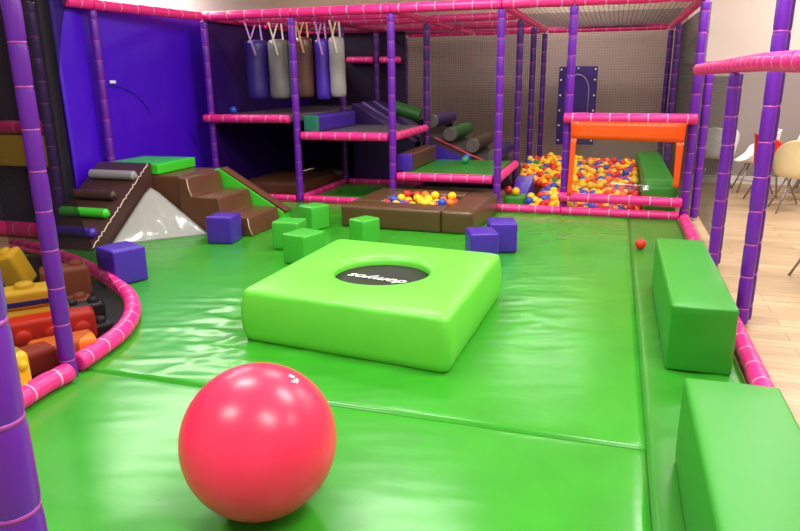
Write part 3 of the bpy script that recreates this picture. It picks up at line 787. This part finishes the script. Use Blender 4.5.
# steps (three treads to the right)
def step_profile(y0, d):
    bm = bmesh.new()
    prism(bm, [(-4.545, y0, 0), (-4.545, y0, .61), (-4.43, y0, .61), (-4.40, y0, .41), (-4.05, y0, .41), (-4.02, y0, .21), (-3.70, y0, .21), (-3.66, y0, 0)], (0, 1, 0), d, .022)
    return bm
st = tag(sharp(link('foam_steps', step_profile(6.24, .68), BROWN)), 'brown padded three step stairs descending from the green topped landing', 'steps')
for x, z in ((-4.42, .50), (-3.70, .10)):
    b = bmesh.new(); tube(b, [(x+.0, 6.232, z+.1), (x+.012, 6.232, z), (x+.05, 6.232, z-.085)], .005, 6); link('lacing', b, mat('cream_lacing', (226, 196, 180), .6), st)
# green slide wedge behind the steps
sl = empty('foam_wedge', (0, 6.95, 0))
bm = bmesh.new(); prism(bm, [(-4.53, 0, 0), (-4.53, 0, .62), (-4.44, 0, .62), (-3.64, 0, .14), (-3.62, 0, 0)], (0, 1, 0), .14, .012); sharp(link('wedge_body', bm, GREEN_W, sl))
b = bmesh.new(); prism(b, [(-4.46, .004, .625), (-4.43, .004, .64), (-3.60, .004, .155), (-3.62, .004, .125)], (0, 1, 0), .13, .006); sharp(link('top_edge', b, BROWN, sl))['label'] = 'brown sloping edge'
tag(sl, 'green triangular foam wedge with brown sloping edge behind the brown steps', 'wedge')
# silver corner pyramid
bm = bmesh.new()
A, B, C, D = Vector((-4.9, 5.50, 0)), Vector((-4.18, 6.215, 0)), Vector((-4.9, 6.215, 0)), Vector((-4.88, 6.20, .53))
n = 26; V = {}
nf = (B-A).cross(D-A).normalized()
if nf.z < 0: nf = -nf
for i in range(n+1):
    for j in range(n+1-i):
        a, b_, c = i/n, j/n, 1-(i+j)/n
        p = A*c+B*b_+D*a
        fr = math.atan2(b_+.02, c+.02); bul = 27*a*b_*c*.03 + (.02*max(0, 1-abs(noise.noise(Vector((fr*5, a*2, 1))))*4)+.012*noise.noise(p*6))*min(1, 18*a*b_*c)
        if a > .85: p = p - Vector((0, 0, (a-.85)*.18))
        V[i, j] = bm.verts.new(p+nf*bul)
for i in range(n):
    for j in range(n-i):
        bm.faces.new((V[i, j], V[i, j+1], V[i+1, j]))
        if i+j < n-1: bm.faces.new((V[i, j+1], V[i+1, j+1], V[i+1, j]))
cc = bm.verts.new(C)
e0 = [V[i, 0] for i in range(n+1)]; e1 = [V[i, n-i] for i in range(n+1)]; e2 = [V[0, j] for j in range(n+1)]
for e in (e0, e1, e2):
    for a, b_ in zip(e, e[1:]): bm.faces.new((a, b_, cc))
tag(link('foam_pyramid', bm, SILVER), 'shiny silver corner pyramid between the brown ramp and steps', 'pyramid')

# ------------------------------------------------------------------ loose cubes
GREEN_C = mat('green_cube_vinyl', (68, 178, 54), .34, .5, .1, 9)
def cube(x, y, s, rot, m, label, sz=None, sy=None):
    bm = bmesh.new(); soft_box(bm, s, sy or s, sz or s, .018, .004, n=5, wr=.004, seed=x*5)
    return tag(link('foam_cube', bm, m, loc=(x, y, .004), rotz=R(rot)), label, 'foam cube', 'violet foam cubes' if m is VIOLET_C else 'green foam cubes')
cube(-3.915, 4.50, .31, -23, VIOLET_C, 'violet foam cube alone beside the curved rail in front of the brown ramp', .30, .29)
cube(-3.845, 5.995, .28, 8, VIOLET_C, 'violet foam cube standing right before the lowest brown step', .28)
cube(-1.093, 5.96, .26, 22, VIOLET_C, 'left violet foam cube of the pair behind the trampoline', .28, .30)
cube(-.975, 6.39, .27, 15, VIOLET_C, 'right violet foam cube of the pair behind the trampoline', .29, .30)
cube(-3.045, 5.925, .28, 4, GREEN_C, 'left green foam cube of the cluster near the brown steps', .28, .25)
cube(-2.67, 5.467, .27, -15, GREEN_C, 'front green foam cube of the cluster, partly behind the trampoline', .28, .30)
cube(-3.18, 6.81, .23, -24, GREEN_C, 'rear green foam cube of the cluster, before the purple post', .27, .27)
cube(-2.36, 6.25, .21, -24, GREEN_C, 'green foam cube in front of the brown ball box', .27, .25)

# ------------------------------------------------------------------ trampoline
tr = empty('trampoline', (-1.482, 4.25, 0), R(-4.2))
bm = bmesh.new(); NT = 192; ax_, ay_ = .712, .75
def sq(th, d):
    c, s = math.cos(th), math.sin(th); p = 40
    r = 1/((abs(c)**p+abs(s)**p)**(1/p))
    return Vector((c*r*(ax_-d), s*r*(ay_-d)))
RH, ZT, ZM = .335, .35, .29
levels = []
levels.append(('c', RH+.01, .20)); levels.append(('c', RH+.003, .27)); levels.append(('c', RH, ZT-.035)); levels.append(('c', RH+.012, ZT-.01)); levels.append(('c', RH+.035, ZT+.002))
for t in (.15, .3, .45, .6, .75, .9): levels.append(('m', t, ZT+.002+.014*math.sin(PI*t)))
levels.append(('s', .034, ZT+.002)); levels.append(('s', .016, ZT-.005)); levels.append(('s', .005, ZT-.017)); levels.append(('s', 0, ZT-.034))
for f in (.8, .6, .4, .2): levels.append(('s', -.014*math.sin(PI*f), ZT*f*.9))
levels.append(('s', .004, .012)); levels.append(('s', .02, .0))
rings = []
for typ, v, z in levels:
    ring = []
    for k in range(NT):
        th = 2*PI*k/NT
        if typ == 'c': p = Vector((math.cos(th), math.sin(th)))*v
        elif typ == 's': p = sq(th, v)
        else: p = (Vector((math.cos(th), math.sin(th)))*(RH+.035)).lerp(sq(th, .034), v)
        w = 0
        if typ == 's' and 0 < z < ZT-.03: w = .006*noise.noise(Vector((p.x*5, p.y*5, z*8)))
        sk = .036 if typ != 'c' else 0
        if typ == 'm': sk *= v
        ring.append(bm.verts.new(((p.x-p.y*sk)*(1+w), (p.y-p.x*sk)*(1+w), z+(.004*noise.noise(Vector((p.x*4, p.y*4, 2))) if typ == 'm' else 0))))
    rings.append(ring)
for A_, B_ in zip(rings, rings[1:]):
    for k in range(NT): bm.faces.new((A_[k], A_[(k+1) % NT], B_[(k+1) % NT], B_[k]))
bm.faces.new(rings[-1])
link('padded_surround', bm, LIME, tr)
bm = bmesh.new(); lathe(bm, [(RH+.006, ZM-.02), (RH+.006, ZM), (RH*.6, ZM-.004), (0, ZM-.006)], 64); link('jump_mat', bm, JUMP, tr)
cu = bpy.data.curves.new('lettering_curve', 'FONT'); cu.body = 'domyos'; cu.size = .125; cu.shear = .35; cu.align_x = 'CENTER'; cu.align_y = 'CENTER'; cu.extrude = .0006; cu.offset = .0015
tmp = bpy.data.objects.new('lettering_tmp', cu); COL.objects.link(tmp)
bpy.context.view_layer.update()
me = bpy.data.meshes.new_from_object(tmp.evaluated_get(bpy.context.evaluated_depsgraph_get()))
bpy.data.objects.remove(tmp)
me.materials.clear(); me.materials.append(WHITE_P)
tx = bpy.data.objects.new('lettering', me); COL.objects.link(tx); tx.parent = tr
tx.location = (-.02, -.03, ZM+.0015); tx.rotation_euler = (0, 0, R(174)); tx.scale = (1.15, 1.0, 1)
tx['label'] = 'white slanted lettering'
tag(tr, 'square lime green padded trampoline with round black jumping mat', 'trampoline')

# ------------------------------------------------------------------ exercise ball
bc = Vector((-1.225, 2.027, .302)); BRAD = .299
bm = bmesh.new(); bmesh.ops.create_uvsphere(bm, u_segments=96, v_segments=64, radius=BRAD)
eb = link('exercise_ball', bm, BALLPINK, loc=bc)
cam_pos = Vector((0, 0, 1.65))
tocam = (cam_pos-bc).normalized(); rgt = Vector((0, 0, 1)).cross(tocam).normalized(); upv = tocam.cross(rgt)
b = bmesh.new()
def mark(u0, u1, v0, v1):
    ca, sa = math.cos(R(-30)), math.sin(R(-30))
    q = []
    for u, v in ((u0, v0), (u1, v0), (u1, v1), (u0, v1)):
        u *= .85; v *= .85; uu = .140+(u*ca-v*sa); vv = .206+(u*sa+v*ca)
        d = rgt*uu+upv*vv; w = math.sqrt(max(0, BRAD**2-d.length**2)); q.append((d+tocam*w)*1.0035)
    vs = [b.verts.new(p) for p in q]; b.faces.new(vs)
mark(-.022, -.004, .004, .016); mark(-.001, .003, -.018, .018); mark(.003, .010, -.003, .001); mark(.008, .014, -.015, -.006); mark(.012, .026, .004, .010); mark(.012, .026, -.004, .001); mark(.012, .016, -.012, .010); mark(.022, .026, -.012, .010)
link('printed_mark', b, WHITE_P, eb)['label'] = 'small white printed mark'
b = bmesh.new(); tube(b, [(0, BRAD*.72, -BRAD*.685), (0, BRAD*.735, -BRAD*.70)], .012, 10); link('valve_plug', b, SHELL_W, eb)
tag(eb, 'large glossy pink exercise ball on the green mat in the foreground', 'ball')

# ------------------------------------------------------------------ right hand green blocks
def long_block(x0, x1, y0, y1, h, label, rot=0):
    bm = bmesh.new(); soft_box(bm, x1-x0, y1-y0, h, .018, .005, n=10, wr=.006, seed=y0)
    return tag(link('padded_block', bm, GREEN_B, loc=((x0+x1)/2, (y0+y1)/2, .004), rotz=R(rot)), label, 'block', 'long green padded blocks')
long_block(.385, .735, 3.84, 5.52, .40, 'long green padded block farther back along the right fence')
long_block(.365, .735, 1.1, 2.86, .40, 'long green padded block nearest the camera in the lower right corner')

# ------------------------------------------------------------------ cafe chairs and table
def tub_chair(x, y, rot, m, label, s=1.0):
    o = empty('tub_chair', (x, y, -.03), R(rot))
    bm = bmesh.new(); NA, NR = 36, 14; G = []
    for i in range(NA):
        th = 2*PI*i/NA; cb = math.cos(th)          # cb = 1 towards the back (+y)
        hb = .47+.43*max(0, cb)**.8+.20*max(0, 1-abs(cb))**.7*(1 if cb > -.6 else .3)
        if cb < -.3: hb = .445+.12*max(0, (cb+1)/.7)**2
        row = []
        for j in range(1, NR+1):
            v = j/NR
            r = .27*min(1, (v/.6))**.8+.0; e = max(0, (v-.5)/.5)
            z = .44+.03*(v < .001)+(hb-.44)*(e*e*(3-2*e)); r = r*.88+e*.055
            row.append(bm.verts.new((math.sin(th)*r, cb*r*.98, z)))
        G.append(row)
    c = bm.verts.new((0, 0, .435))
    for i in range(NA):
        a, b = G[i], G[(i+1) % NA]; bm.faces.new((c, a[0], b[0]))
        for j in range(NR-1): bm.faces.new((a[j], a[j+1], b[j+1], b[j]))
    sh = link('seat_shell', bm, m, o)
    md = sh.modifiers.new('thick', 'SOLIDIFY'); md.thickness = .014; md.offset = 0
    for sx, sy in ((-1, -1), (1, -1), (-1, 1), (1, 1)):
        b = bmesh.new(); tube(b, [(sx*.09, sy*.09, .432), (sx*.235, sy*.235, .0)], .011, 8); link('leg', b, METAL, o)
    b = bmesh.new(); tube(b, [(-.19, -.19, .14), (.19, .19, .14)], .005, 6); link('cross_brace', b, METAL, o)
    return tag(o, label, 'chair', 'cafe tub chairs')
tub_chair(2.24, 9.40, 180, SHELL_B, 'beige tub chair seen from behind at the right edge beyond the fence')
tub_chair(2.03, 10.95, -90, SHELL_W, 'white tub chair left of the tall fence post by the far wall')
tub_chair(2.86, 11.1, -20, SHELL_W, 'white tub chair beyond the beige one at the right edge')
tub_chair(2.11, 10.1, 110, SHELL_R, 'red tub chair half hidden between the tall post and the beige chair')
tub_chair(1.55, 11.38, 180, SHELL_W, 'white tub chair seen through the dark fence net')
tub_chair(1.87, 6.256, 45, SHELL_W, 'tub chair at the right edge of which only a metal leg shows')
tb = empty('cafe_table', (2.74, 10.2, -.03))
bm = bmesh.new(); lathe(bm, [(0, .72), (.34, .72), (.35, .735), (.34, .75), (0, .75)], 40); sharp(link('table_top', bm, SHELL_W, tb))
b = bmesh.new(); lathe(b, [(.028, .04), (.028, .72)], 14); link('column', b, METAL, tb)
b = bmesh.new(); lathe(b, [(0, 0), (.23, .0), (.235, .015), (.06, .04), (.0, .042)], 32); link('base', b, DARKMETAL, tb)
tag(tb, 'small round white cafe table with dark foot behind the beige chair', 'table')

# ------------------------------------------------------------------ light
def area(name, loc, sx, sy, power, col=(1, .95, .88), rot=(0, 0, 0)):
    l = bpy.data.lights.new(name, 'AREA'); l.shape = 'RECTANGLE'; l.size = sx; l.size_y = sy; l.energy = power; l.color = col
    o = bpy.data.objects.new(name, l); COL.objects.link(o); o.location = loc; o.rotation_euler = rot
    return o
for x, y, pw in ((-3.0, .2, 95), (.9, .6, 105), (-3.0, 3.6, 100), (.6, 4.0, 120), (3.8, 2.5, 90), (-2.2, 6.8, 75), (1.6, 7.6, 95), (4.2, 8.0, 100), (3.4, 10.8, 55), (-1.0, 12.7, 60)):
    area('ceiling_and_fill_lamp', (x, y, 3.93), 1.4, .5, pw*1.12, (1, .975, .945))
area('ceiling_and_fill_lamp', (-6.7, 8.5, 3.93), .5, 4.5, 190, (1, .965, .92))  # added fill lamp without a known fixture, brightens the upper left wall
w = bpy.data.worlds.new('daylight'); SC.world = w; w.use_nodes = True
w.node_tree.nodes['Background'].inputs[0].default_value = (1, .97, .93, 1)
w.node_tree.nodes['Background'].inputs[1].default_value = .62

# ------------------------------------------------------------------ camera
cam = bpy.data.cameras.new('camera'); co = bpy.data.objects.new('camera', cam); COL.objects.link(co)
cam.sensor_width = 36; cam.lens = 665.3/800*36; cam.clip_start = .02; cam.clip_end = 100
yaw, pitch, roll = R(17.6065), R(15.7657), R(-.64786)
f = Vector((-math.sin(yaw)*math.cos(pitch), math.cos(yaw)*math.cos(pitch), -math.sin(pitch)))
r = Vector((math.cos(yaw), math.sin(yaw), 0)); u = r.cross(f)
r2 = r*math.cos(roll)+u*math.sin(roll); u2 = -r*math.sin(roll)+u*math.cos(roll)
mw = Matrix.Identity(4)
for i in range(3): mw[i][0] = r2[i]; mw[i][1] = u2[i]; mw[i][2] = -f[i]
mw.translation = cam_pos
co.matrix_world = mw
SC.camera = co
vs = SC.view_settings
vs.view_transform = 'Standard'; vs.look = 'None'; vs.gamma = 1; vs.use_curve_mapping = False; vs.exposure = 0.05
